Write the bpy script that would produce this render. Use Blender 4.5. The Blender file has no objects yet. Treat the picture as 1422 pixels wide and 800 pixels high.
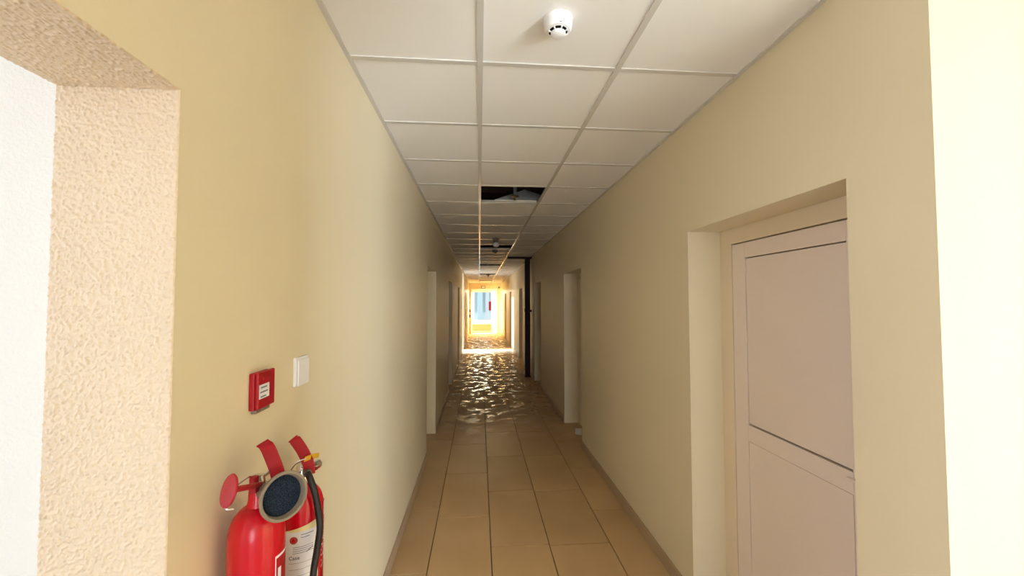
import bpy, bmesh, math, random
from mathutils import Vector, Matrix, noise

random.seed(7)
scene = bpy.context.scene
C = scene.collection

# ------------------------------------------------------------------ camera
CAMZ = 1.66
cam_data = bpy.data.cameras.new('camera')
cam_data.sensor_width = 36.0
cam_data.lens = 557.2 / 1422 * 36.0
cam_data.clip_start = 0.02
cam_data.clip_end = 300
cam = bpy.data.objects.new('camera', cam_data)
C.objects.link(cam)
cam.location = (0, 0, CAMZ)
cam.rotation_euler = (math.pi / 2 + 0.0354, 0.0012, -0.0808)
scene.camera = cam

# ------------------------------------------------------------------ world, sun, daylight at the windows, added lamps
world = bpy.data.worlds.new('sky')
scene.world = world
world.use_nodes = True
bg = world.node_tree.nodes['Background']
bg.inputs[0].default_value = (0.78, 0.91, 1.0, 1)
bg.inputs[1].default_value = 0.65

def sun(direction, energy, color):
    d = bpy.data.lights.new('sun', 'SUN')
    d.energy = energy
    d.angle = math.radians(0.6)
    d.color = color
    o = bpy.data.objects.new('sun', d)
    C.objects.link(o)
    o.rotation_euler = Vector(direction).to_track_quat('-Z', 'Y').to_euler()
    o.location = (-20, 10, 20)
    return o

def daylight(loc, direction, w, h, energy, color, spread=180):  # area lamp for the windows, also used for added fill
    d = bpy.data.lights.new('daylight_and_fill', 'AREA')
    d.shape = 'RECTANGLE'
    d.size = w
    d.size_y = h
    d.energy = energy
    d.color = color
    d.spread = math.radians(spread)
    o = bpy.data.objects.new('daylight_and_fill', d)
    C.objects.link(o)
    o.location = loc
    o.rotation_euler = Vector(direction).to_track_quat('-Z', 'Y').to_euler()
    return o

sun((0.90, 0.16, -0.37), 3.6, (1.0, 0.98, 0.95))
daylight((3.32, -2.90, 1.30), (-1, 0, 0), 1.0, 2.1, 245, (0.80, 0.92, 1.0))      # tall lobby window, right behind the camera
daylight((0.25, -3.50, 1.25), (0, 1, 0), 1.2, 2.2, 28, (0.84, 0.92, 1.0))      # modest fill added in the door opening behind the camera
daylight((-3.30, -0.55, 1.45), (1, 0, 0), 1.9, 1.7, 24, (0.86, 0.91, 1.0))      # window of the room at left
daylight((-1.05, 13.65, 1.40), (1, 0, 0), 1.2, 2.2, 4, (1.0, 0.97, 0.92))       # side exit, half way down
daylight((-1.45, 20.2, 1.75), (0.8, 0.55, -0.35), 1.2, 1.3, 90, (1.0, 0.78, 0.36), 85)   # warm lamp added in the side room to brighten the far end
daylight((0.2, 23.6, 2.45), (0, -0.5, -1), 2.4, 0.5, 105, (1.0, 0.88, 0.58))    # lamp added under the vestibule ceiling to brighten the far doorway

scene.view_settings.view_transform = 'Standard'
scene.view_settings.look = 'None'
scene.view_settings.exposure = 1.02
scene.view_settings.gamma = 1.0
scene.view_settings.use_curve_mapping = False
try:
    scene.cycles.max_bounces = 8
    scene.cycles.diffuse_bounces = 6
    scene.cycles.glossy_bounces = 4
    scene.cycles.adaptive_threshold = 0.05
    scene.cycles.sample_clamp_indirect = 6.0
except Exception:
    pass

# ------------------------------------------------------------------ materials
def mat(name, color, rough=0.6, spec=0.5, metal=0.0, var=0.0, var_scale=3.0, bump=0.0, bump_scale=60.0,
        detail=3.0, dark=None, coat=0.0, emit=None, bump_dist=0.01):
    m = bpy.data.materials.new(name)
    m.use_nodes = True
    nt = m.node_tree
    b = nt.nodes['Principled BSDF']
    b.inputs['Base Color'].default_value = (*color, 1)
    b.inputs['Roughness'].default_value = rough
    b.inputs['Specular IOR Level'].default_value = spec
    b.inputs['Metallic'].default_value = metal
    b.inputs['Coat Weight'].default_value = coat
    b.inputs['Coat Roughness'].default_value = 0.08
    tc = nt.nodes.new('ShaderNodeNewGeometry')
    if var > 0:
        n = nt.nodes.new('ShaderNodeTexNoise')
        n.inputs['Scale'].default_value = var_scale
        n.inputs['Detail'].default_value = 5
        nt.links.new(tc.outputs['Position'], n.inputs['Vector'])
        mx = nt.nodes.new('ShaderNodeMix')
        mx.data_type = 'RGBA'
        d = dark or tuple(c * (1 - var) for c in color)
        mx.inputs[6].default_value = (*d, 1)
        mx.inputs[7].default_value = (*[min(1, c * (1 + var * 0.4)) for c in color], 1)
        nt.links.new(n.outputs['Fac'], mx.inputs[0])
        nt.links.new(mx.outputs[2], b.inputs['Base Color'])
    if bump > 0:
        n2 = nt.nodes.new('ShaderNodeTexNoise')
        n2.inputs['Scale'].default_value = bump_scale
        n2.inputs['Detail'].default_value = detail
        nt.links.new(tc.outputs['Position'], n2.inputs['Vector'])
        bp = nt.nodes.new('ShaderNodeBump')
        bp.inputs['Strength'].default_value = bump
        bp.inputs['Distance'].default_value = bump_dist
        nt.links.new(n2.outputs['Fac'], bp.inputs['Height'])
        nt.links.new(bp.outputs['Normal'], b.inputs['Normal'])
    if emit:
        b.inputs['Emission Color'].default_value = (*emit[0], 1)
        b.inputs['Emission Strength'].default_value = emit[1]
    return m

M = {}
M['wall'] = mat('cream_wall_paint', (0.79, 0.695, 0.51), 0.45, 0.28, var=0.05, var_scale=1.3, bump=0.12, bump_scale=35, bump_dist=0.004)
M['stucco'] = mat('rough_plaster', (0.78, 0.63, 0.47), 0.55, 0.45, var=0.06, var_scale=4, bump=0.35, bump_scale=160, bump_dist=0.003)
M['stucco_white'] = mat('rough_white_plaster', (0.90, 0.88, 0.85), 0.7, 0.3, bump=0.5, bump_scale=120, bump_dist=0.004)
M['tile'] = mat('ceiling_tile_mineral', (0.88, 0.86, 0.86), 0.85, 0.15, var=0.03, var_scale=2, bump=0.15, bump_scale=220, bump_dist=0.002)
M['grid'] = mat('white_lacquered_steel', (0.66, 0.63, 0.60), 0.16, 0.7)
M['concrete'] = mat('dark_concrete', (0.022, 0.016, 0.014), 0.9, 0.1, var=0.3, var_scale=4)
M['door'] = mat('door_paint', (0.84, 0.72, 0.66), 0.5, 0.35, var=0.05, var_scale=5)
M['door_frame'] = mat('door_frame_paint', (0.80, 0.68, 0.52), 0.5, 0.35, var=0.05, var_scale=5)
M['gap'] = mat('brown_joint', (0.10, 0.055, 0.04), 0.9, 0.1)
M['red'] = mat('red_enamel', (0.60, 0.003, 0.014), 0.24, 0.4, coat=0.15)
M['red_matte'] = mat('red_plastic', (0.38, 0.008, 0.016), 0.45, 0.3)
M['black'] = mat('black_rubber', (0.018, 0.014, 0.014), 0.45, 0.4)
M['chrome'] = mat('chrome', (0.75, 0.72, 0.68), 0.18, 0.5, metal=1.0)
M['steel'] = mat('dull_steel', (0.20, 0.17, 0.14), 0.45, 0.5, metal=0.7)
M['horn'] = mat('grey_brown_plastic', (0.24, 0.19, 0.14), 0.5, 0.4)
M['paper'] = mat('white_label', (0.80, 0.79, 0.84), 0.5, 0.3)
M['ink'] = mat('grey_print', (0.22, 0.22, 0.26), 0.6, 0.3)
M['ink_black'] = mat('black_print', (0.04, 0.04, 0.05), 0.6, 0.3)
M['emblem'] = mat('emblem_red', (0.45, 0.06, 0.05), 0.6, 0.3)
M['yellow_print'] = mat('pale_yellow_print', (0.80, 0.70, 0.35), 0.6, 0.3)
M['yellow'] = mat('yellow_plastic', (0.80, 0.48, 0.03), 0.4, 0.4)
M['white'] = mat('white_plastic', (0.88, 0.87, 0.90), 0.35, 0.4)
M['slot'] = mat('black_slot', (0.008, 0.007, 0.006), 0.8, 0.1)
M['brass'] = mat('brown_brass', (0.14, 0.08, 0.03), 0.4, 0.5, metal=0.6)
M['pipe_grey'] = mat('grey_pipe', (0.16, 0.16, 0.17), 0.5, 0.4)
M['maroon'] = mat('dark_maroon', (0.025, 0.006, 0.006), 0.6, 0.3)
M['facade'] = mat('pale_blue_facade', (0.72, 0.82, 0.85), 0.7, 0.2, var=0.06, var_scale=0.6)
M['facade_dark'] = mat('blue_grey_column', (0.50, 0.64, 0.66), 0.7, 0.2)
M['ground'] = mat('paving', (0.45, 0.42, 0.38), 0.8, 0.2, var=0.1)
M['terrazzo'] = mat('grey_terrazzo', (0.52, 0.52, 0.51), 0.4, 0.4, var=0.08, var_scale=20)
M['sunlit_floor'] = mat('sunlit_floor_white', (0.86, 0.88, 0.92), 0.35, 0.45, var=0.04, var_scale=3)  # white put into the colour for sun falling on the floor
M['joint'] = mat('floor_joint', (0.25, 0.16, 0.085), 0.8, 0.2)
M['skirting'] = mat('skirting_tile', (0.47, 0.34, 0.22), 0.4, 0.4, var=0.06, var_scale=6)

def floor_material(name, shift):
    m = bpy.data.materials.new(name)
    m.use_nodes = True
    nt = m.node_tree
    L = nt.links.new
    b = nt.nodes['Principled BSDF']
    geo = nt.nodes.new('ShaderNodeNewGeometry')
    n = nt.nodes.new('ShaderNodeTexNoise')
    n.inputs['Scale'].default_value = 1.6
    n.inputs['Detail'].default_value = 6
    L(geo.outputs['Position'], n.inputs['Vector'])
    cr = nt.nodes.new('ShaderNodeValToRGB')
    cr.color_ramp.elements[0].position = 0.3
    cr.color_ramp.elements[0].color = (0.52 * shift, 0.335 * shift, 0.165 * shift, 1)
    cr.color_ramp.elements[1].position = 0.7
    cr.color_ramp.elements[1].color = (0.62 * shift, 0.42 * shift, 0.225 * shift, 1)
    L(n.outputs['Fac'], cr.inputs[0])
    L(cr.outputs[0], b.inputs['Base Color'])
    # smeared glossy dirt that begins about five metres down the corridor
    sep = nt.nodes.new('ShaderNodeSeparateXYZ')
    L(geo.outputs['Position'], sep.inputs[0])
    mr = nt.nodes.new('ShaderNodeMapRange')
    mr.interpolation_type = 'SMOOTHSTEP'
    mr.inputs[1].default_value = 4.2
    mr.inputs[2].default_value = 7.5
    L(sep.outputs['Y'], mr.inputs[0])
    n2 = nt.nodes.new('ShaderNodeTexNoise')
    n2.inputs['Scale'].default_value = 5.5
    n2.inputs['Detail'].default_value = 4
    n2.inputs['Roughness'].default_value = 0.6
    L(geo.outputs['Position'], n2.inputs['Vector'])
    rr = nt.nodes.new('ShaderNodeMapRange')          # 1 = glossy smear, 0 = dull dust
    rr.interpolation_type = 'SMOOTHSTEP'
    rr.inputs[1].default_value = 0.49
    rr.inputs[2].default_value = 0.60
    L(n2.outputs['Fac'], rr.inputs[0])
    rg = nt.nodes.new('ShaderNodeMapRange')
    rg.inputs[3].default_value = 0.75
    rg.inputs[4].default_value = 0.13
    L(rr.outputs[0], rg.inputs[0])
    mix = nt.nodes.new('ShaderNodeMix')
    mix.inputs[2].default_value = 0.42
    L(mr.outputs[0], mix.inputs[0])
    L(rg.outputs[0], mix.inputs[3])
    L(mix.outputs[0], b.inputs['Roughness'])
    sg = nt.nodes.new('ShaderNodeMapRange')
    sg.inputs[3].default_value = 0.08
    sg.inputs[4].default_value = 0.55
    L(rr.outputs[0], sg.inputs[0])
    mix2 = nt.nodes.new('ShaderNodeMix')
    mix2.inputs[2].default_value = 0.35
    L(mr.outputs[0], mix2.inputs[0])
    L(sg.outputs[0], mix2.inputs[3])
    L(mix2.outputs[0], b.inputs['Specular IOR Level'])
    n3 = nt.nodes.new('ShaderNodeTexNoise')
    n3.inputs['Scale'].default_value = 8.0
    n3.inputs['Detail'].default_value = 2.5
    n3.inputs['Distortion'].default_value = 0.6
    L(geo.outputs['Position'], n3.inputs['Vector'])
    mul = nt.nodes.new('ShaderNodeMath')
    mul.operation = 'MULTIPLY'
    L(mr.outputs[0], mul.inputs[0])
    mul.inputs[1].default_value = 0.34
    bp = nt.nodes.new('ShaderNodeBump')
    bp.inputs['Distance'].default_value = 0.03
    L(mul.outputs[0], bp.inputs['Strength'])
    L(n3.outputs['Fac'], bp.inputs['Height'])
    L(bp.outputs['Normal'], b.inputs['Normal'])
    return m

FLOORM = [floor_material('beige_floor_tile_%s' % w, s) for w, s in (('warm', 0.95), ('mid', 1.0), ('pale', 1.05))]

def mesh_grille_material():
    m = bpy.data.materials.new('dark_blue_mesh')
    m.use_nodes = True
    nt = m.node_tree
    b = nt.nodes['Principled BSDF']
    tc = nt.nodes.new('ShaderNodeTexCoord')
    v = nt.nodes.new('ShaderNodeTexVoronoi')
    v.inputs['Scale'].default_value = 420
    nt.links.new(tc.outputs['Object'], v.inputs['Vector'])
    cr = nt.nodes.new('ShaderNodeValToRGB')
    cr.color_ramp.elements[0].position = 0.25
    cr.color_ramp.elements[0].color = (0.002, 0.003, 0.006, 1)
    cr.color_ramp.elements[1].position = 0.6
    cr.color_ramp.elements[1].color = (0.022, 0.032, 0.055, 1)
    nt.links.new(v.outputs['Distance'], cr.inputs[0])
    nt.links.new(cr.outputs[0], b.inputs['Base Color'])
    b.inputs['Roughness'].default_value = 0.85
    b.inputs['Specular IOR Level'].default_value = 0.1
    return m
M['grille'] = mesh_grille_material()

def glass_material():
    m = bpy.data.materials.new('window_glass')
    m.use_nodes = True
    b = m.node_tree.nodes['Principled BSDF']
    b.inputs['Base Color'].default_value = (0.92, 0.98, 1, 1)
    b.inputs['Roughness'].default_value = 0.0
    b.inputs['IOR'].default_value = 1.05
    b.inputs['Transmission Weight'].default_value = 1.0
    return m
M['glass'] = glass_material()

# ------------------------------------------------------------------ mesh helpers
def link(name, me, parent=None):
    o = bpy.data.objects.new(name, me)
    C.objects.link(o)
    if parent is not None:
        o.parent = parent
    return o

def tag(o, label=None, cat=None, group=None, kind=None):
    if label:
        o['label'] = label
    if cat:
        o['category'] = cat
    if group:
        o['group'] = group
    if kind:
        o['kind'] = kind
    return o

def empty(name, loc=(0, 0, 0)):
    o = bpy.data.objects.new(name, None)
    o.empty_display_size = 0.05
    C.objects.link(o)
    o.location = loc
    return o

def boxes_mesh(name, boxes, material, bevel=0.0):
    """boxes: list of (x0,x1,y0,y1,z0,z1)"""
    bm = bmesh.new()
    for (x0, x1, y0, y1, z0, z1) in boxes:
        vs = [bm.verts.new(p) for p in ((x0, y0, z0), (x1, y0, z0), (x1, y1, z0), (x0, y1, z0),
                                        (x0, y0, z1), (x1, y0, z1), (x1, y1, z1), (x0, y1, z1))]
        for f in ((0, 3, 2, 1), (4, 5, 6, 7), (0, 1, 5, 4), (1, 2, 6, 5), (2, 3, 7, 6), (3, 0, 4, 7)):
            bm.faces.new([vs[i] for i in f])
    if bevel > 0:
        bmesh.ops.bevel(bm, geom=bm.edges[:], offset=bevel, segments=2, affect='EDGES', profile=0.5)
    me = bpy.data.meshes.new(name)
    bm.to_mesh(me)
    bm.free()
    me.materials.append(material)
    return me

def box(name, b, material, parent=None, bevel=0.0):
    """parent-space box"""
    return link(name, boxes_mesh(name, [b], material, bevel), parent)

def smooth(me, angle=None):
    for p in me.polygons:
        p.use_smooth = True
    if angle is not None:
        try:
            me.set_sharp_from_angle(angle=math.radians(angle))
        except Exception:
            pass
    return me

def lathe_mesh(name, profile, material, segs=32, sharp=40):
    """profile of (r, z); closed at r = 0 ends"""
    bm = bmesh.new()
    rings = []
    for r, z in profile:
        if r < 1e-6:
            rings.append([bm.verts.new((0, 0, z))])
        else:
            rings.append([bm.verts.new((r * math.cos(2 * math.pi * k / segs), r * math.sin(2 * math.pi * k / segs), z)) for k in range(segs)])
    for a, b in zip(rings, rings[1:]):
        for k in range(segs):
            k2 = (k + 1) % segs
            if len(a) == 1 and len(b) == 1:
                continue
            if len(a) == 1:
                bm.faces.new((a[0], b[k2], b[k]))
            elif len(b) == 1:
                bm.faces.new((a[k], a[k2], b[0]))
            else:
                bm.faces.new((a[k], a[k2], b[k2], b[k]))
    bmesh.ops.recalc_face_normals(bm, faces=bm.faces[:])
    me = bpy.data.meshes.new(name)
    bm.to_mesh(me)
    bm.free()
    me.materials.append(material)
    return smooth(me, sharp)

def align(o, loc, axis):
    q = Vector(axis).normalized().to_track_quat('Z', 'Y')
    o.location = loc
    o.rotation_euler = q.to_euler()
    return o

def catmull(pts, n=8):
    P = [Vector(p) for p in pts]
    P = [P[0] * 2 - P[1]] + P + [P[-1] * 2 - P[-2]]
    out = []
    for i in range(1, len(P) - 2):
        for k in range(n):
            t = k / n
            a, b, c, d = P[i - 1], P[i], P[i + 1], P[i + 2]
            out.append(0.5 * ((2 * b) + (c - a) * t + (2 * a - 5 * b + 4 * c - d) * t * t + (3 * b - a - 3 * c + d) * t ** 3))
    out.append(P[-2])
    return out

def tube_mesh(name, pts, radius, material, segs=10, flat=None, wide_dir=None):
    """round tube, or a flat strip when flat = (half width, half thickness)"""
    bm = bmesh.new()
    rings = []
    n = len(pts)
    ref = Vector(wide_dir) if wide_dir else Vector((0.13, 0.31, 0.94))
    for i, p in enumerate(pts):
        t = (pts[min(i + 1, n - 1)] - pts[max(i - 1, 0)]).normalized()
        u = (ref - t * ref.dot(t)).normalized()
        v = t.cross(u)
        ring = []
        for k in range(segs):
            a = 2 * math.pi * k / segs
            if flat:
                c, s = math.cos(a), math.sin(a)
                cx = math.copysign(abs(c) ** 0.45, c) * flat[0]
                sy = math.copysign(abs(s) ** 0.45, s) * flat[1]
                ring.append(bm.verts.new(p + u * cx + v * sy))
            else:
                r = radius[i] if isinstance(radius, (list, tuple)) else radius
                ring.append(bm.verts.new(p + u * math.cos(a) * r + v * math.sin(a) * r))
        rings.append(ring)
    for a, b in zip(rings, rings[1:]):
        for k in range(segs):
            k2 = (k + 1) % segs
            bm.faces.new((a[k], a[k2], b[k2], b[k]))
    bm.faces.new(list(reversed(rings[0])))
    bm.faces.new(rings[-1])
    bmesh.ops.recalc_face_normals(bm, faces=bm.faces[:])
    me = bpy.data.meshes.new(name)
    bm.to_mesh(me)
    bm.free()
    me.materials.append(material)
    return smooth(me, 50)

def cyl_patch(name, r, a0, a1, z0, z1, material, n=20, off=0.0, slant=0.0):
    """thin curved label lying on a cylinder of radius r around the z axis (angles in degrees)"""
    bm = bmesh.new()
    th = 0.0006
    cols = []
    for k in range(n + 1):
        t = k / n
        a = math.radians(a0 + (a1 - a0) * t)
        ca, sa = math.cos(a), math.sin(a)
        zt = z1 + slant * t
        q = []
        for rr in (r + off, r + off + th):
            q.append(bm.verts.new((rr * ca, rr * sa, z0)))
            q.append(bm.verts.new((rr * ca, rr * sa, zt)))
        cols.append(q)
    for p, q in zip(cols, cols[1:]):
        bm.faces.new((p[2], q[2], q[3], p[3]))
        bm.faces.new((p[0], p[1], q[1], q[0]))
        bm.faces.new((p[1], p[3], q[3], q[1]))
        bm.faces.new((p[0], q[0], q[2], p[2]))
    for q in (cols[0], cols[-1]):
        bm.faces.new((q[0], q[1], q[3], q[2]))
    bmesh.ops.recalc_face_normals(bm, faces=bm.faces[:])
    me = bpy.data.meshes.new(name)
    bm.to_mesh(me)
    bm.free()
    me.materials.append(material)
    return smooth(me, 40)

def text_mesh(name, body, size, material, extrude=0.0003):
    cu = bpy.data.curves.new(name, 'FONT')
    cu.body = body
    cu.size = size
    cu.extrude = extrude
    cu.align_x = 'CENTER'
    cu.align_y = 'CENTER'
    cu.resolution_u = 3
    ob = bpy.data.objects.new(name, cu)
    C.objects.link(ob)
    bpy.context.view_layer.update()
    dg = bpy.context.evaluated_depsgraph_get()
    me = bpy.data.meshes.new_from_object(ob.evaluated_get(dg))
    bpy.data.objects.remove(ob)
    bpy.data.curves.remove(cu)
    me.materials.clear()
    me.materials.append(material)
    return me

def wrap(me, r, ang, z, rot=0.0):
    """bend a flat mesh (x right, y up, z out) round a cylinder of radius r"""
    c, s = math.cos(rot), math.sin(rot)
    for v in me.vertices:
        x, y, h = v.co
        x, y = c * x - s * y, s * x + c * y
        a = math.radians(ang) + x / r
        v.co = ((r + h + 0.0010) * math.cos(a), (r + h + 0.0010) * math.sin(a), z + y)
    return me

# ------------------------------------------------------------------ dimensions (metres; y runs down the corridor)
XL, XR = -0.553, 1.168
CEIL = 2.68
TOP = 3.25
TL, TR = 0.21, 0.26           # wall thicknesses
DH = 2.055                    # head of the doorways
YEND = 21.3
LEFT_OPEN = [(-0.45, 0.777, DH), (4.33, 5.20, DH), (7.35, 8.25, DH), (10.35, 11.20, DH), (13.0, 14.3, 2.62), (16.0, 16.9, DH), (19.7, 21.1, 2.2)]
RIGHT_OPEN = [(1.18, 2.16, DH), (4.55, 5.50, DH), (7.60, 8.50, DH), (10.9, 11.8, DH), (14.75, 15.65, DH), (17.5, 18.4, DH)]

def wall_boxes(x0, x1, y0, y1, opens):
    out = []
    y = y0
    for a, b, h in opens:
        out.append((x0, x1, y, a, 0, TOP))
        out.append((x0, x1, a, b, h, TOP))
        y = b
    out.append((x0, x1, y, y1, 0, TOP))
    return out

# ------------------------------------------------------------------ setting: walls
def structure(name, boxes, material, label, cat='wall', parent=None, bevel=0.0):
    o = link(name, boxes_mesh(name, boxes, material, bevel), parent)
    if parent is None:
        tag(o, label, cat, kind='structure')
    return o

wl = structure('wall_left', wall_boxes(XL - TL, XL, -3.6, YEND, LEFT_OPEN), M['wall'],
               'long cream painted corridor wall on the left with red extinguishers')
wr = structure('wall_right', wall_boxes(XR, XR + TR, 0.93, YEND, RIGHT_OPEN), M['wall'],
               'long cream painted corridor wall on the right with recessed doors')
structure('wall_return', [(XR + TR, 3.6, 0.93, 1.15, 0, TOP)], M['wall'],
          'pale bright wall turning off at the right edge beside the near door')

# lobby behind the camera, with its window
structure('wall_back', [(XL - TL, -0.4, -3.8, -3.6, 0, TOP), (0.9, 3.6, -3.8, -3.6, 0, TOP), (-0.4, 0.9, -3.8, -3.6, 2.4, TOP)], M['wall'], 'cream lobby wall with a glazed entrance behind the camera')
structure('wall_lobby', [(3.4, 3.6, -2.35, 0.93, 0, TOP), (3.4, 3.6, -3.45, -2.35, 2.4, TOP), (3.4, 3.6, -3.45, -2.35, 0, 0.2), (3.4, 3.6, -3.6, -3.45, 0, TOP)], M['wall'],
          'cream lobby side wall with a tall window out of view')
structure('wall_shade_pier', [(XR, XR + 0.2, -3.6, -0.55, 0, TOP)], M['wall'], 'unseen pier added behind the camera to shade the left wall')  # out of view, added to keep window light off the near left wall
structure('wall_shade_column', [(2.18, 2.56, -1.06, -0.74, 0, TOP)], M['wall'], 'unseen square column added behind the camera to shade the return wall')  # out of view, added to cut window light on the return wall
# room at the left of the camera
structure('wall_room', [(-3.6, XL - TL, 1.12, 1.3, 0, TOP)], M['stucco_white'],
          'bright white rough plastered wall seen through the near left doorway')
structure('wall_room_window', [(-3.6, -3.4, -2.0, -1.55, 0, TOP), (-3.6, -3.4, 0.45, 1.12, 0, TOP), (-3.6, -3.4, -1.55, 0.45, 0, 0.55), (-3.6, -3.4, -1.55, 0.45, 2.35, TOP)], M['stucco_white'],
          'white plastered side room wall with a window out of view')
structure('wall_room_back', [(-3.6, XL - TL, -2.2, -2.0, 0, TOP)], M['stucco_white'], 'plain white plastered back wall of the left side room')
structure('ceiling_room', [(-3.6, XL - TL, -2.0, 1.12, 2.7, 2.8)], M['tile'], 'white flat ceiling of the left side room', 'ceiling')

structure('wall_sun_blocker', [(-9.3, -9.0, -6.0, 6.0, -0.4, 6.0)], M['stucco_white'], 'tall unseen wall added outside to block sun from the left room')  # out of view, added to stop the sun entering the left room
# side exit half way: daylight passage at left
structure('wall_passage', [(-2.6, XL - TL, 12.8, 13.0, 0, TOP), (-2.6, XL - TL, 14.3, 14.5, 0, TOP)], M['wall'],
          'pale side walls of the sunlit passage half way down')
# side room added at left to hold the warm far end lamp
structure('wall_lamp_room', [(-2.0, -1.8, 19.5, 21.3, 0, TOP), (-1.8, XL - TL, 19.5, 19.7, 0, TOP), (-1.8, XL - TL, 21.1, 21.3, 0, TOP), (-1.8, XL - TL, 19.7, 21.1, 2.75, 2.85)], M['wall'],
          'cream walls of the side room added near the far end for its lamp')

# far end wall with its doorway, vestibule and window
structure('wall_end', [(XL - TL, -0.46, YEND, YEND + 0.2, 0, TOP), (0.95, XR + TR, YEND, YEND + 0.2, 0, TOP), (-0.46, 0.95, YEND, YEND + 0.2, 2.37, TOP)], M['wall'],
          'bright yellow lit wall round the doorway at the far end')
WY = 24.0
structure('wall_vestibule', [(-1.6, -0.42, WY, WY + 0.2, 0, 2.9), (0.80, 2.2, WY, WY + 0.2, 0, 2.9), (-0.42, 0.80, WY, WY + 0.2, 0, 0.42), (-0.42, 0.80, WY, WY + 0.2, 2.36, 2.9),
                             (-1.8, -1.6, YEND + 0.2, WY + 0.2, 0, 2.9), (2.2, 2.4, YEND + 0.2, WY + 0.2, 0, 2.9), (-1.8, XL - TL, YEND + 0.001, YEND + 0.2, 0, 2.9), (XR + TR, 2.4, YEND, YEND + 0.2, 0, 2.9)], M['wall'],
          'cream vestibule walls beyond the far doorway')
structure('ceiling_vestibule', [(-1.8, 2.4, YEND + 0.2, WY + 0.2, 2.9, 3.0)], M['tile'], 'white ceiling of the vestibule beyond the far doorway', 'ceiling')

# rough plaster lining of the near left doorway: real relief on the far jamb and the soffit
def rough_sheet(name, origin, u, v, nrm, nu, nv, amp, seed, material, parent):
    o_, u_, v_, n_ = Vector(origin), Vector(u), Vector(v), Vector(nrm).normalized()
    verts, faces = [], []
    for j in range(nv + 1):
        for i in range(nu + 1):
            p = o_ + u_ * (i / nu) + v_ * (j / nv)
            q = Vector((p.x * 165 + seed, p.y * 165, p.z * 165))
            h = noise.noise(q) * 0.7 + noise.noise(q * 2.1) * 0.45
            h = max(h, -0.12)
            edge = min(1.0, min(i, nu - i) / 2.0, min(j, nv - j) / 2.0)
            rim = 0.0 if edge == 0 else 1.0
            verts.append(p + n_ * (rim * (0.0030 + amp * h * (0.4 + 0.6 * edge)) - 0.0005) + u_.normalized() * (0.0012 * noise.noise(q * 1.3 + Vector((9, 3, 1)))))
    for j in range(nv):
        for i in range(nu):
            a = j * (nu + 1) + i
            faces.append((a, a + 1, a + nu + 2, a + nu + 1))
    me = bpy.data.meshes.new(name)
    me.from_pydata([tuple(p) for p in verts], [], faces)
    me.materials.append(material)
    smooth(me)
    return link(name, me, parent)

rough_sheet('plaster_jamb', (XL - TL, 0.777, 0.0), (TL, 0, 0), (0, 0, DH), (0, -1, 0), 150, 1300, 0.0042, 0, M['stucco'], wl)
rough_sheet('plaster_soffit', (XL - TL, 0.777, DH), (TL, 0, 0), (0, -1.22, 0), (0, 0, -1), 150, 800, 0.0042, 40, M['stucco'], wl)

# ------------------------------------------------------------------ setting: floor, one object per tile in view
fl = structure('floor', [(XL - TL, XR + TR, -3.6, YEND + 0.2, -0.2, -0.012), (XR + TR, 3.6, -3.6, 1.15, -0.2, -0.002), (-3.6, XL - TL, -2.2, 1.3, -0.2, -0.002), (-2.6, XL - TL, 12.8, 14.5, -0.2, -0.002),
                         (-2.0, XL - TL, 19.5, 21.3, -0.2, -0.002), (-1.8, 2.4, YEND + 0.2, WY + 0.2, -0.2, -0.002)], M['joint'],
               'beige tiled corridor floor, matt near and wet looking further down', 'floor')
for m_ in (FLOORM[1], M['terrazzo'], M['sunlit_floor']):
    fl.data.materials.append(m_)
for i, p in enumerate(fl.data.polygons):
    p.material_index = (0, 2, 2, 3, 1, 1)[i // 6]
box('lobby_floor', (XL - TL, XR + TR, -3.6, -0.06, -0.011, 0.0), M['terrazzo'], fl)
box('sunlit_floor', (XL - TL, XR, 13.05, 14.25, -0.0005, 0.004), M['sunlit_floor'], fl, 0.001)  # slab whitened to draw the sun stripe across the floor
xs = [XL - TL, -0.32, 0.08, 0.48, 0.90, XR + TR]
phase = [2.55, 3.18, 2.79, 2.77, 2.40]
g = 0.003
tile_cache = {}
for c in range(5):
    x0, x1 = xs[c], xs[c + 1]
    y = phase[c] - 0.8 * 4
    while y < 21.2:
        y1 = min(y + 0.8, YEND)
        if y1 > 0.7 and y1 - y > 0.05:
            key = (c, round(y1 - y, 3), random.randrange(3))
            if key not in tile_cache:
                w, d = (x1 - x0) / 2 - g, (y1 - y) / 2 - g
                tile_cache[key] = boxes_mesh('floor_tile', [(-w, w, -d, d, -0.010, 0)], FLOORM[key[2]], 0.0012)
            t = link('floor_tile', tile_cache[key], fl)
            t.location = ((x0 + x1) / 2, (y + y1) / 2, random.uniform(-0.0008, 0.0008))
            t.rotation_euler = (random.uniform(-0.0012, 0.0012), random.uniform(-0.002, 0.002), 0)
        y += 0.8

# skirting
def skirting(name, x0, x1, opens, y0, y1, label):
    b = []
    y = y0
    for a, e, h in opens:
        if a > y:
            b.append((x0, x1, y, a, 0.002, 0.085))
        y = e
    b.append((x0, x1, y, y1, 0.002, 0.085))
    o = link(name, boxes_mesh(name, b, M['skirting'], 0.002))
    tag(o, label, 'baseboard', kind='structure')
skirting('baseboard_left', XL, XL + 0.011, LEFT_OPEN[1:], 0.79, YEND, 'low beige tile skirting along the left wall')
skirting('baseboard_right', XR - 0.011, XR, RIGHT_OPEN, 0.95, YEND, 'low beige tile skirting along the right wall')

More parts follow.
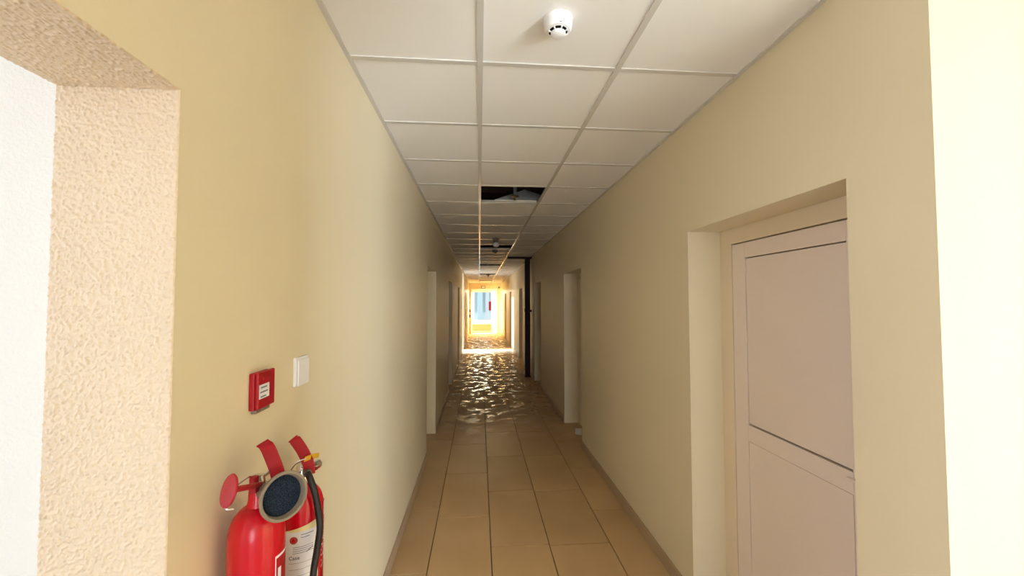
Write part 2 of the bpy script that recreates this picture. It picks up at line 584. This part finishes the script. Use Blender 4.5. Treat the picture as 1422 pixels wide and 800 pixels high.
# ------------------------------------------------------------------ setting: suspended ceiling
ce = structure('ceiling', [(XL - TL, XR + TR, -3.6, YEND + 0.2, TOP, TOP + 0.15), (XR + TR, 3.6, -3.6, 1.15, TOP, TOP + 0.15)], M['concrete'],
               'suspended ceiling of white tiles with holes where tiles are missing', 'ceiling')
XG = [XL, 0.001, 0.601, XR]
R0 = 1.6825 - 1.2
nrow = 35
TZ = CEIL + 0.0015
def col_tile(c):
    w = (XG[c + 1] - XG[c]) / 2 - 0.004
    return boxes_mesh('ceiling_tile', [(-w, w, -0.296, 0.296, 0, 0.014)], M['tile'], 0.001)
tile_me = [col_tile(c) for c in range(3)]
HOLES = {(1, 5), (1, 11), (1, 17), (1, 23), (1, 30)}
for r in range(nrow):
    y0 = R0 + 0.6 * r
    if y0 > YEND - 0.3:
        break
    for c in range(3):
        if (c, r) in HOLES:
            continue
        t = link('ceiling_tile', tile_me[c], ce)
        t.location = ((XG[c] + XG[c + 1]) / 2, y0 + 0.3, TZ + random.uniform(0, 0.0015))
# plain board above the lobby, behind the camera
box('lobby_board', (XL, 3.4, -3.6, R0 - 0.004, CEIL, CEIL + 0.02), M['tile'], ce)
box('lobby_board', (XR + 0.01, 3.4, R0, 0.94, CEIL, CEIL + 0.02), M['tile'], ce)
BZ = CEIL - 0.003
YT = R0 + 0.6 * nrow
for x in (XG[1], XG[2]):
    link('main_runner', boxes_mesh('main_runner', [(x - 0.012, x + 0.012, R0, YEND, BZ, BZ + 0.006), (x - 0.001, x + 0.001, R0, YEND, BZ + 0.006, BZ + 0.035)], M['grid']), ce)
cross_me = []
for c in range(3):
    w = (XG[c + 1] - XG[c]) / 2 - 0.012
    cross_me.append(boxes_mesh('cross_tee', [(-w, w, -0.012, 0.012, 0.0005, 0.0055), (-w, w, -0.001, 0.001, 0.0055, 0.03)], M['grid']))
for r in range(nrow + 1):
    y = R0 + 0.6 * r
    if y > YEND - 0.02:
        break
    for c in range(3):
        t = link('cross_tee', cross_me[c], ce)
        t.location = ((XG[c] + XG[c + 1]) / 2, y, BZ)
link('wall_angle', boxes_mesh('wall_angle', [(XL, XL + 0.02, 0.0, YEND, BZ, BZ + 0.006)], M['grid']), ce)
link('wall_angle', boxes_mesh('wall_angle', [(XR - 0.02, XR, 0.94, YEND, BZ, BZ + 0.006)], M['grid']), ce)

# loose tile leaning in the first hole
def plate(name, pts, th, material, parent=None):
    P = [Vector(p) for p in pts]
    n = (P[1] - P[0]).cross(P[3] - P[0]).normalized() * th
    me = bpy.data.meshes.new(name)
    me.from_pydata([tuple(p) for p in P] + [tuple(p + n) for p in P], [],
                   [(0, 1, 2, 3), (7, 6, 5, 4), (0, 4, 5, 1), (1, 5, 6, 2), (2, 6, 7, 3), (3, 7, 4, 0)])
    me.materials.append(material)
    return link(name, me, parent)
lt = plate('loose_ceiling_tile', [(0.150, 4.050, 2.694), (0.585, 4.050, 2.690), (0.650, 4.215, 2.800), (0.480, 4.260, 2.860)], 0.012, M['tile'])
tag(lt, 'loose broken ceiling tile leaning inside the nearest ceiling hole', 'ceiling tile')

# ------------------------------------------------------------------ doors
def make_door(name, side, y0, y1, label, mirror=False):
    """panel door in the recess of a wall; side -1 = left wall, +1 = right wall"""
    root = empty(name, (0, 0, 0))
    tag(root, label, 'door', kind='structure')
    if side > 0:
        F = lambda d0, d1: (XR + 0.189 + d0, XR + 0.189 + d1)
    else:
        F = lambda d0, d1: (XL - 0.155 - d1, XL - 0.155 - d0)
    fw = 0.098
    def part(nm, d0, d1, a, b, z0, z1, m, bev=0.0015):
        x0, x1 = F(d0, d1)
        return box(nm, (x0, x1, a, b, z0, z1), m, root, bev)
    part('frame_jamb', 0, 0.05, y1 - fw, y1, 0, DH, M['door_frame'])
    part('frame_jamb', 0, 0.05, y0, y0 + fw, 0, DH, M['door_frame'])
    part('frame_head', 0, 0.05, y0 + fw, y1 - fw, 1.972, DH, M['door_frame'])
    a, b = y0 + fw + 0.005, y1 - fw - 0.004
    z1 = 1.966
    sw = 0.10
    part('backing', 0.040, 0.050, y0 + fw, y1 - fw, 0.0, 1.972, M['gap'], 0)
    part('stile', 0.004, 0.039, b - sw, b, 0.006, z1, M['door'])
    part('stile', 0.004, 0.039, a, a + sw, 0.006, z1, M['door'])
    part('top_rail', 0.004, 0.039, a + sw + 0.0005, b - sw - 0.0005, 1.888, z1, M['door'])
    part('mid_rail', 0.004, 0.039, a + sw + 0.001, b - sw - 0.001, 0.955, 1.036, M['door'])
    part('bottom_rail', 0.004, 0.039, a + sw + 0.001, b - sw - 0.001, 0.006, 0.16, M['door'])
    part('panel', 0.009, 0.034, a + sw + 0.0025, b - sw - 0.0025, 1.044, 1.883, M['door'])
    part('panel', 0.005, 0.034, a + sw + 0.0035, b - sw - 0.0035, 0.162, 0.9535, M['door'])
    return root

door1 = make_door('door_1', 1, 1.18, 2.16, 'pinkish white panel door in the large recess nearest on the right')
# turned wooden latch at the edge of the mid rail
lx = XR + 0.189 - 0.012
box('latch', (lx, lx + 0.017, 1.345, 1.400, 1.005, 1.016), M['door'], door1, 0.002)
make_door('door_2', 1, 4.55, 5.50, 'second recessed panel door from the camera on the right wall')
make_door('door_3', 1, 7.60, 8.50, 'third recessed door on the right, just before the dark post')
make_door('door_4', 1, 10.9, 11.8, 'fourth recessed door on the right, just beyond the dark post')
make_door('door_5', 1, 14.75, 15.65, 'right hand door just past the bright floor strip')
make_door('door_6', 1, 17.5, 18.4, 'farthest right hand door in the yellow lit stretch')
make_door('door_7', -1, 4.33, 5.20, 'recessed panel door on the left wall beyond the white switch')
make_door('door_8', -1, 7.35, 8.25, 'second recessed door along the left wall, in shade')
make_door('door_9', -1, 10.35, 11.20, 'left door just before the bright floor strip')
make_door('door_10', -1, 16.0, 16.9, 'left door in the yellow lit far stretch')

# far doorway: frame and an open leaf
root = empty('door_11', (0, 0, 0))
tag(root, 'open cream door leaf in the white frame of the far doorway', 'door', kind='structure')
box('frame_jamb', (-0.46, -0.39, YEND - 0.03, YEND + 0.1, 0, 2.37), M['white'], root, 0.003)
box('frame_jamb', (0.88, 0.95, YEND - 0.03, YEND + 0.1, 0, 2.37), M['white'], root, 0.003)
box('frame_head', (-0.39, 0.88, YEND - 0.03, YEND + 0.1, 2.30, 2.37), M['white'], root, 0.003)
box('threshold', (-0.46, 0.95, YEND - 0.03, YEND + 0.2, 0.0, 0.02), M['white'], root, 0.003)
leaf = link('door_leaf', boxes_mesh('door_leaf', [(-0.04, 0, 0, 0.85, 0.025, 2.28)], M['door_frame'], 0.003), root)
leaf.location = (0.875, YEND + 0.1, 0)
leaf.rotation_euler = (0, 0, math.radians(12))
for z0, z1 in ((0.25, 1.0), (1.15, 2.1)):
    box('panel', (-0.050, -0.041, 0.12, 0.73, z0, z1), M['door_frame'], leaf, 0.003)

# vestibule window
wn = empty('window_1', (0, 0, 0))
tag(wn, 'white framed window with pale blue view at the corridor end', 'window', kind='structure')
for b in ((-0.42, -0.32, WY - 0.03, WY + 0.1, 0.42, 2.36), (0.70, 0.80, WY - 0.03, WY + 0.1, 0.42, 2.36)):
    box('frame_stile', b, M['white'], wn, 0.004)
box('frame_head', (-0.32, 0.70, WY - 0.03, WY + 0.1, 2.26, 2.36), M['white'], wn, 0.004)
box('frame_rail', (-0.32, 0.70, WY - 0.03, WY + 0.1, 0.42, 0.60), M['white'], wn, 0.004)
box('pane', (-0.32, 0.70, WY + 0.03, WY + 0.036, 0.60, 2.26), M['glass'], wn)
box('window_sill', (-0.50, 0.88, WY - 0.14, WY - 0.03, 0.34, 0.42), M['white'], wn, 0.005)

# ------------------------------------------------------------------ outdoors beyond the far window and the side exit
gr = structure('ground', [(-40, 40, WY + 0.2, 60, -0.4, -0.2), (-40, -2.6, 5, WY, -0.4, -0.2), (-12, -3.6, -8, 5, -0.4, -0.2)], M['ground'], 'pale paving outside the building', 'ground')
fa = empty('facade', (0, 34, -0.2))
tag(fa, 'pale blue building seen through the far window', 'building')
box('facade_wall', (-8, 9, 0, 0.4, 0, 8), M['facade'], fa)
box('column', (-0.16, 0.26, -0.9, -0.5, 0, 3.2), M['facade_dark'], fa, 0.01)
box('canopy', (-8, 9, -0.95, 0, 3.2, 3.4), M['facade'], fa, 0.01)
box('white_pier', (0.50, 0.80, -0.8, -0.5, 0, 3.2), M['white'], fa, 0.01)
rs = empty('red_sign', (0.88, 33.2, 1.35))
tag(rs, 'small red sign outside the far window', 'sign')
box('panel', (-0.11, 0.12, -0.03, -0.012, -0.37, 0.37), M['red_matte'], rs, 0.008)
box('hanger', (-0.10, -0.085, -0.012, -0.0005, -0.1, 0.1), M['steel'], rs)

# ------------------------------------------------------------------ dark post and crossbar
dp = empty('dark_post', (0, 8.95, 0))
tag(dp, 'dark maroon upright post with a thin crossbar against the ceiling', 'post')
box('post', (1.015, 1.128, -0.05, 0.05, 0.0, CEIL - 0.028), M['maroon'], dp, 0.004)
box('crossbar', (0.620, XR - 0.0, -0.035, 0.035, CEIL - 0.045, CEIL - 0.004), M['maroon'], dp, 0.003)
box('base_plate', (1.005, 1.138, -0.065, 0.065, 0.0, 0.02), M['maroon'], dp, 0.003)
box('wall_tie', (1.128, XR, -0.02, 0.02, 1.44, 1.49), M['maroon'], dp, 0.003)
box('catch', (1.003, 1.016, -0.03, 0.03, 1.44, 1.52), M['maroon'], dp, 0.003)

# ------------------------------------------------------------------ ceiling devices
def smoke_detector(name, x, y, label, s=1.0, body=None):
    r = empty(name, (x, y, CEIL + 0.003))
    tag(r, label, 'smoke detector')
    m = body or M['white']
    link('base', lathe_mesh('base', [(0, 0), (0.052 * s, 0), (0.052 * s, -0.012 * s), (0.051 * s, -0.020 * s), (0.049 * s, -0.036 * s), (0.044 * s, -0.043 * s), (0.036 * s, -0.045 * s), (0, -0.045 * s)], m, 40), r)
    link('dark_slot', lathe_mesh('dark_slot', [(0, -0.044 * s), (0.0335 * s, -0.044 * s), (0.0335 * s, -0.0465 * s), (0.027 * s, -0.0500 * s), (0, -0.0500 * s)], M['slot'], 40), r)
    link('cap', lathe_mesh('cap', [(0, -0.0495 * s), (0.0270 * s, -0.0495 * s), (0.0268 * s, -0.055 * s), (0.0240 * s, -0.060 * s), (0.015 * s, -0.063 * s), (0, -0.0635 * s)], m, 40), r)
    for k in range(8):
        a = 2 * math.pi * k / 8 + 0.2
        f = link('rib', boxes_mesh('rib', [(0.0255 * s, 0.036 * s, -0.0022, 0.0022, -0.0510 * s, -0.043 * s)], m), r)
        f.rotation_euler = (0, 0, a)
    box('indicator', (-0.003, 0.003, -0.0475 * s, -0.043 * s, -0.040 * s, -0.030 * s), M['slot'], r)
    return r
smoke_detector('smoke_detector', 0.282, 1.40, 'round white smoke detector on the ceiling tile nearest the camera')
smoke_detector('smoke_detector', 0.300, 7.85, 'small brownish smoke detector just behind the second ceiling hole', 1.05, M['horn'])

sp = empty('sprinkler_drop', (0.337, 3.80, CEIL))
tag(sp, 'grey drop pipe with brown sprinkler head hanging in the nearest ceiling hole', 'sprinkler')
link('drop_pipe', lathe_mesh('drop_pipe', [(0, 0.57), (0.017, 0.57), (0.017, 0.02), (0.024, 0.018), (0.024, 0.0), (0, 0)], M['pipe_grey'], 20), sp)
link('escutcheon', lathe_mesh('escutcheon', [(0, 0.006), (0.020, 0.006), (0.040, -0.002), (0.041, -0.005), (0.030, -0.010), (0, -0.012)], M['brass'], 24), sp)
link('sprinkler_head', lathe_mesh('sprinkler_head', [(0, -0.010), (0.010, -0.012), (0.007, -0.026), (0.008, -0.036), (0.015, -0.038), (0.015, -0.042), (0, -0.044)], M['brass'], 16), sp)

# dark beam seen in the hole
bmn = structure('beam', [(XL, XR, 4.5, 4.7, 2.90, TOP)], mat('brown_beam', (0.12, 0.06, 0.045), 0.9, 0.1, var=0.2), 'brown concrete beam above the nearest ceiling hole', 'beam')

pl = empty('ceiling_lamp', (0.262, 6.40, CEIL + 0.003))
tag(pl, 'small ceiling lamp with a brown holder and white bulb', 'lamp')
link('holder', lathe_mesh('holder', [(0, 0), (0.060, 0), (0.060, -0.018), (0.040, -0.030), (0.036, -0.070), (0, -0.070)], M['horn'], 24), pl)
link('bulb', lathe_mesh('bulb', [(0, -0.066), (0.034, -0.068), (0.050, -0.085), (0.053, -0.105), (0.044, -0.125), (0.022, -0.137), (0, -0.140)], M['white'], 24), pl)

fd = empty('sprinkler_drop', (0.316, 14.58, CEIL))
tag(fd, 'far sprinkler head with wide plate below the farthest ceiling holes', 'sprinkler')
link('drop_pipe', lathe_mesh('drop_pipe', [(0, 0.56), (0.02, 0.56), (0.02, 0), (0, 0)], M['pipe_grey'], 16), fd)
link('escutcheon', lathe_mesh('escutcheon', [(0, 0.0), (0.08, -0.01), (0.08, -0.03), (0.03, -0.05), (0, -0.05)], M['brass'], 24), fd)
link('sprinkler_head', lathe_mesh('sprinkler_head', [(0, -0.045), (0.025, -0.05), (0.02, -0.09), (0, -0.10)], M['brass'], 16), fd)

# ------------------------------------------------------------------ far end fittings
el = empty('emergency_light', (0.20, YEND - 0.001, 2.46))
tag(el, 'small emergency light with dark rim above the far doorway', 'light')
box('housing', (-0.11, 0.11, -0.06, 0, -0.07, 0.07), M['steel'], el, 0.01)
box('diffuser', (-0.085, 0.085, -0.066, -0.059, -0.045, 0.045), M['white'], el, 0.004)
sb = empty('wall_sounder', (1.03, YEND - 0.001, 2.44))
tag(sb, 'tiny dark sounder on the wall right of the far doorway', 'alarm')
align(link('body', lathe_mesh('body', [(0, 0), (0.05, 0), (0.05, 0.03), (0.035, 0.05), (0, 0.055)], M['steel'], 20), sb), (0, 0, 0), (0, -1, 0))
for z, lab in ((1.22, 'upper dark switch box left of the far doorway'), (0.93, 'lower dark switch box left of the far doorway')):
    q = empty('switch_box', (-0.505, YEND - 0.001, z))
    tag(q, lab, 'switch', 'dark boxes left of the far doorway')
    box('case', (-0.04, 0.04, -0.05, 0, -0.07, 0.07), M['black'], q, 0.006)
    box('button', (-0.015, 0.015, -0.058, -0.049, -0.02, 0.02), M['steel'], q, 0.002)

scp = plate('white_piece', [(1.200, 5.02, 0.003), (1.270, 4.96, 0.004), (1.310, 5.12, 0.030), (1.240, 5.16, 0.020)], 0.012, M['white'])  # small white plate at the base of the jamb
tag(scp, 'white piece on the floor at the second right door recess', 'scrap')

# ------------------------------------------------------------------ call point and switch on the left wall
cp = empty('fire_call_point', (XL, 1.060, 1.445))
tag(cp, 'square red fire alarm call point above the extinguishers', 'call point')
box('back_box', (0, 0.013, -0.040, 0.038, -0.047, 0.043), M['red_matte'], cp, 0.003)
fp = box('front_plate', (0.013, 0.022, -0.038, 0.041, -0.045, 0.045), M['red_matte'], cp, 0.003)
box('label_window', (0.0218, 0.0228, -0.035, 0.011, -0.020, 0.014), M['paper'], cp, 0.0)
for k, (a, b) in enumerate(((-0.028, 0.000), (-0.031, 0.004), (-0.029, -0.004))):
    box('print_line', (0.0227, 0.0231, a, b, 0.005 - 0.011 * k, 0.0085 - 0.011 * k), M['ink'], cp)
box('flap', (0.0218, 0.0236, -0.018, 0.018, 0.024, 0.032), M['red_matte'], cp, 0.0008)
box('clear_cover_tab', (0.001, 0.014, -0.030, 0.034, -0.056, -0.047), M['horn'], cp, 0.002)

sw = empty('wall_switch', (XL, 1.294, 1.450))
tag(sw, 'square white wall switch plate right of the red call point', 'switch')
box('base_plate', (0, 0.008, -0.042, 0.042, -0.042, 0.044), M['white'], sw, 0.0015)
box('rocker', (0.0085, 0.013, -0.033, 0.041, -0.042, 0.036), M['white'], sw, 0.0015)

# ------------------------------------------------------------------ fire extinguishers
RX = 0.054
def bottle(root, zs):
    """steel bottle: local origin on the axis at the floor level; zs = height of the neck"""
    prof = [(0, 0.68), (0.046, 0.68), (RX, 0.69), (RX, zs - 0.075)]
    for k in range(1, 9):
        t = k / 8 * math.pi / 2
        prof.append((0.016 + (RX - 0.016) * math.cos(t), zs - 0.075 + 0.062 * math.sin(t)))
    prof += [(0.016, zs), (0, zs)]
    return link('bottle', lathe_mesh('bottle', prof, M['red'], 48, 50), root)

def bracket(root, zc):
    box('wall_bracket', (-0.074, -0.050, -0.014, 0.014, zc - 0.16, zc - 0.06), M['red_matte'], root, 0.002)

# --- nearer extinguisher, with the round horn
e1 = empty('fire_extinguisher', (-0.479, 0.928, 0.0))
tag(e1, 'nearer red fire extinguisher with round dark mesh horn and red disc', 'extinguisher', 'wall hung fire extinguishers')
bottle(e1, 1.235)
bracket(e1, 1.10)
link('neck_collar', lathe_mesh('neck_collar', [(0, 1.222), (0.021, 1.222), (0.018, 1.235), (0.017, 1.262), (0, 1.262)], M['red'], 24), e1)
link('neck_valve', lathe_mesh('neck_valve', [(0, 1.258), (0.014, 1.258), (0.015, 1.262), (0.015, 1.266), (0.014, 1.275), (0.012, 1.285), (0, 1.287)], M['chrome'], 20), e1)
P = catmull([(0.034, 0.020, 1.258), (0.032, 0.018, 1.280), (0.022, 0.017, 1.310), (0.006, 0.024, 1.336), (-0.008, 0.030, 1.344)], 6)
link('squeeze_lever', tube_mesh('squeeze_lever', P, 0, M['red_matte'], 12, (0.0140, 0.0022), (0.89, 0.46, 0)), e1)
P = catmull([(0.012, 0.0, 1.262), (0.030, 0.010, 1.262), (0.042, 0.012, 1.266)], 5)
link('carry_handle', tube_mesh('carry_handle', P, 0, M['red_matte'], 12, (0.012, 0.002), (0, 1, 0)), e1)
box('safety_blade', (-0.010, -0.004, 0.076, 0.094, 1.258, 1.306), M['steel'], e1, 0.002)
P = catmull([(0.0, 0.0, 1.272), (-0.003, 0.040, 1.270), (-0.007, 0.088, 1.266)], 4)
link('safety_pin', tube_mesh('safety_pin', P, 0.0032, M['chrome'], 8), e1)
P = catmull([(0.004, -0.010, 1.288), (0.004, -0.050, 1.300), (-0.004, -0.085, 1.292), (-0.004, -0.105, 1.268), (0.008, -0.100, 1.262)], 6)
link('pin_ring', tube_mesh('pin_ring', P, 0.0018, M['chrome'], 6), e1)
P = catmull([(0.008, -0.010, 1.270), (0.024, -0.066, 1.290), (0.031, -0.156, 1.322)], 5)
arm = link('swivel_arm', tube_mesh('swivel_arm', P, 0.0058, M['red_matte'], 10), e1)
align(link('red_disc', lathe_mesh('red_disc', [(0, -0.003), (0.012, -0.0035), (0.027, -0.002), (0.0285, 0.0), (0.027, 0.002), (0.012, 0.0035), (0, 0.003)], M['red_matte'], 36), e1), (0.031, -0.156, 1.322), (-0.62, -0.72, 0.31))
box('arm_clamp', (0.002, 0.016, -0.040, -0.026, 1.262, 1.296), M['red_matte'], e1, 0.002)
# horn pointing out towards the camera
ha = Vector((0.76, -0.62, 0.14)).normalized()
hc = Vector((0.079, -0.056, 1.264))
horn = link('horn', lathe_mesh('horn', [(0.0, -0.085), (0.016, -0.085), (0.018, -0.070), (0.030, -0.040), (0.042, -0.012), (0.0465, 0.0), (0.0480, 0.003), (0.0470, 0.006), (0.0425, 0.006), (0.0405, 0.003), (0.0385, -0.008), (0.0, -0.009)], M['horn'], 48, 35), e1)
align(horn, hc, ha)
link('mesh_grille', lathe_mesh('mesh_grille', [(0, -0.0035), (0.020, -0.0045), (0.0386, -0.0065), (0.0386, -0.0085), (0, -0.0085)], M['grille'], 48), horn)
P = catmull([tuple(hc - ha * 0.082), (0.020, 0.010, 1.256), (0.0, 0.0, 1.262)], 5)
link('horn_pipe', tube_mesh('horn_pipe', P, 0.009, M['chrome'], 10), e1)
# its sticker, mostly turned away from the camera
st = link('sticker', cyl_patch('sticker', RX, -22, 44, 0.86, 1.118, M['red_matte'], 16, 0.0003), e1)
link('sticker_border', cyl_patch('sticker_border', RX, -24, -22, 0.86, 1.122, M['paper'], 3, 0.0004), st)
link('sticker_border', cyl_patch('sticker_border', RX, -22, 44, 1.117, 1.122, M['paper'], 16, 0.0004), st)
link('sticker_print', cyl_patch('sticker_print', RX, -17, -8, 0.90, 1.095, M['paper'], 6, 0.0009), st)

# --- farther extinguisher, with hose, tag and white label
e2 = empty('fire_extinguisher', (-0.479, 1.150, 0.0))
tag(e2, 'farther red fire extinguisher with black hose, yellow tag and white label', 'extinguisher', 'wall hung fire extinguishers')
bottle(e2, 1.180)
bracket(e2, 1.05)
link('neck_valve', lathe_mesh('neck_valve', [(0, 1.172), (0.018, 1.172), (0.020, 1.185), (0.016, 1.195), (0.016, 1.215), (0.011, 1.225), (0, 1.226)], M['chrome'], 20), e2)
P = catmull([(0.026, -0.018, 1.200), (0.024, -0.021, 1.228), (0.012, -0.024, 1.260), (-0.008, -0.023, 1.290), (-0.018, -0.020, 1.296)], 6)
link('squeeze_lever', tube_mesh('squeeze_lever', P, 0, M['red_matte'], 12, (0.0140, 0.0022), (0.92, 0.38, 0)), e2)
P = catmull([(0.010, 0.0, 1.206), (0.028, 0.004, 1.204), (0.040, 0.004, 1.208)], 5)
link('carry_handle', tube_mesh('carry_handle', P, 0, M['red_matte'], 12, (0.012, 0.002), (0, 1, 0)), e2)
kn = align(link('gauge', lathe_mesh('gauge', [(0, 0), (0.006, 0), (0.006, 0.030), (0.013, 0.032), (0.013, 0.052), (0.010, 0.055), (0, 0.055)], M['chrome'], 20), e2), (0.005, 0.010, 1.200), (0.25, 1, -0.05))
align(link('pin_cap', lathe_mesh('pin_cap', [(0, 0), (0.005, 0), (0.005, 0.050), (0.006, 0.052), (0.006, 0.058), (0, 0.058)], M['steel'], 12), e2), (0.006, -0.010, 1.226), (0.0, 1, -0.15))
P = catmull([(0.010, -0.014, 1.236), (0.004, -0.055, 1.240), (-0.002, -0.075, 1.222), (0.002, -0.060, 1.208), (0.008, -0.030, 1.212)], 6)
link('pin_ring', tube_mesh('pin_ring', P, 0.0016, M['steel'], 6), e2)
P = catmull([(0.000, -0.062, 1.245), (0.022, -0.078, 1.258), (0.030, -0.052, 1.254)], 6)
tie = link('seal_tie', tube_mesh('seal_tie', P, 0.0014, M['paper'], 6), e2)
P = catmull([(0.029, -0.056, 1.254), (0.029, -0.010, 1.244), (0.030, 0.032, 1.232)], 4)
link('yellow_tag', tube_mesh('yellow_tag', P, 0, M['yellow'], 10, (0.0065, 0.0012), (0.1, 0.1, 1)), tie)
P = catmull([(0.020, -0.020, 1.248), (0.006, 0.030, 1.250), (-0.006, 0.100, 1.248)], 5)
link('loose_thread', tube_mesh('loose_thread', P, 0.0005, M['paper'], 5), tie)
P = catmull([(0.014, -0.012, 1.206), (0.032, -0.036, 1.203), (0.050, -0.043, 1.163), (0.060, -0.044, 1.115), (0.066, -0.048, 1.071), (0.070, -0.076, 1.032), (0.070, -0.096, 0.986), (0.066, -0.100, 0.90)], 8)
hose = link('hose', tube_mesh('hose', P, 0.0082, M['black'], 14), e2)
P = P[:9]
link('hose_collar', tube_mesh('hose_collar', P[2:7], 0.0105, M['steel'], 14), hose)
# white inspection label
la = link('inspection_label', cyl_patch('inspection_label', RX, -108, -20, 0.84, 1.070, M['paper'], 24, 0.0003, 0.018), e2)
link('label_band', cyl_patch('label_band', RX, -108, -20, 1.0685, 1.071, M['yellow_print'], 24, 0.0006, 0.018), la)
def disc(name, r, material, n=24):
    me = bpy.data.meshes.new(name)
    me.from_pydata([(0, 0, 0.0003)] + [(r * math.cos(2 * math.pi * k / n), r * math.sin(2 * math.pi * k / n), 0.0003) for k in range(n)], [],
                   [(0, 1 + k, 1 + (k + 1) % n) for k in range(n)])
    me.materials.append(material)
    return me
def rect(name, x0, x1, y0, y1, material, n=8):
    vs, fs = [], []
    for k in range(n + 1):
        x = x0 + (x1 - x0) * k / n
        vs += [(x, y0, 0.0004), (x, y1, 0.0004)]
    for k in range(n):
        fs.append((2 * k, 2 * k + 2, 2 * k + 3, 2 * k + 1))
    me = bpy.data.meshes.new(name)
    me.from_pydata(vs, [], fs)
    me.materials.append(material)
    return me
LA = -72
link('emblem', wrap(disc('emblem', 0.0095, M['emblem']), RX, LA - 14, 1.048), la)
fm = bpy.data.meshes.new('emblem_flame')
fm.from_pydata([(-0.003, -0.005, 0.0006), (0.003, -0.005, 0.0006), (0.0042, -0.001, 0.0006), (0.0, 0.006, 0.0006), (-0.0042, -0.001, 0.0006)], [], [(0, 1, 2, 3, 4)])
fm.materials.append(M['red'])
link('emblem_flame', wrap(fm, RX, LA - 14, 1.048), la)
for k in range(2):
    link('print_line', wrap(rect('print_line', 0.0, 0.030 - 0.010 * k, -0.001, 0.001, M['ink']), RX, LA + 4, 1.060 - 0.007 * k), la)
for k in range(4):
    link('print_line', wrap(rect('print_line', -0.022, 0.026, -0.0007, 0.0007, M['ink']), RX, LA + 8, 1.030 - 0.005 * k), la)
link('print_word', wrap(text_mesh('print_word', 'Case', 0.013, M['ink_black']), RX, LA - 12, 1.003), la)
link('pen_stroke', wrap(rect('pen_stroke', -0.009, 0.009, -0.0008, 0.0008, M['ink_black']), RX, LA + 26, 1.018, 0.5), la)
for k in range(3):
    link('rule_line', wrap(rect('rule_line', -0.024, 0.040, -0.0004, 0.0004, M['ink']), RX, LA, 0.990 - 0.016 * k), la)
# red sticker with upright white lettering beyond the hose
s2 = link('sticker', cyl_patch('sticker', RX, -4, 46, 0.84, 1.085, M['red_matte'], 14, 0.0003), e2)
link('sticker_print', cyl_patch('sticker_print', RX, 8, 40, 1.080, 1.115, M['paper'], 8, 0.0006), s2)
link('print_word', wrap(text_mesh('print_word', 'NAHAM', 0.030, M['paper']), RX, 6, 1.000, math.pi / 2), s2)
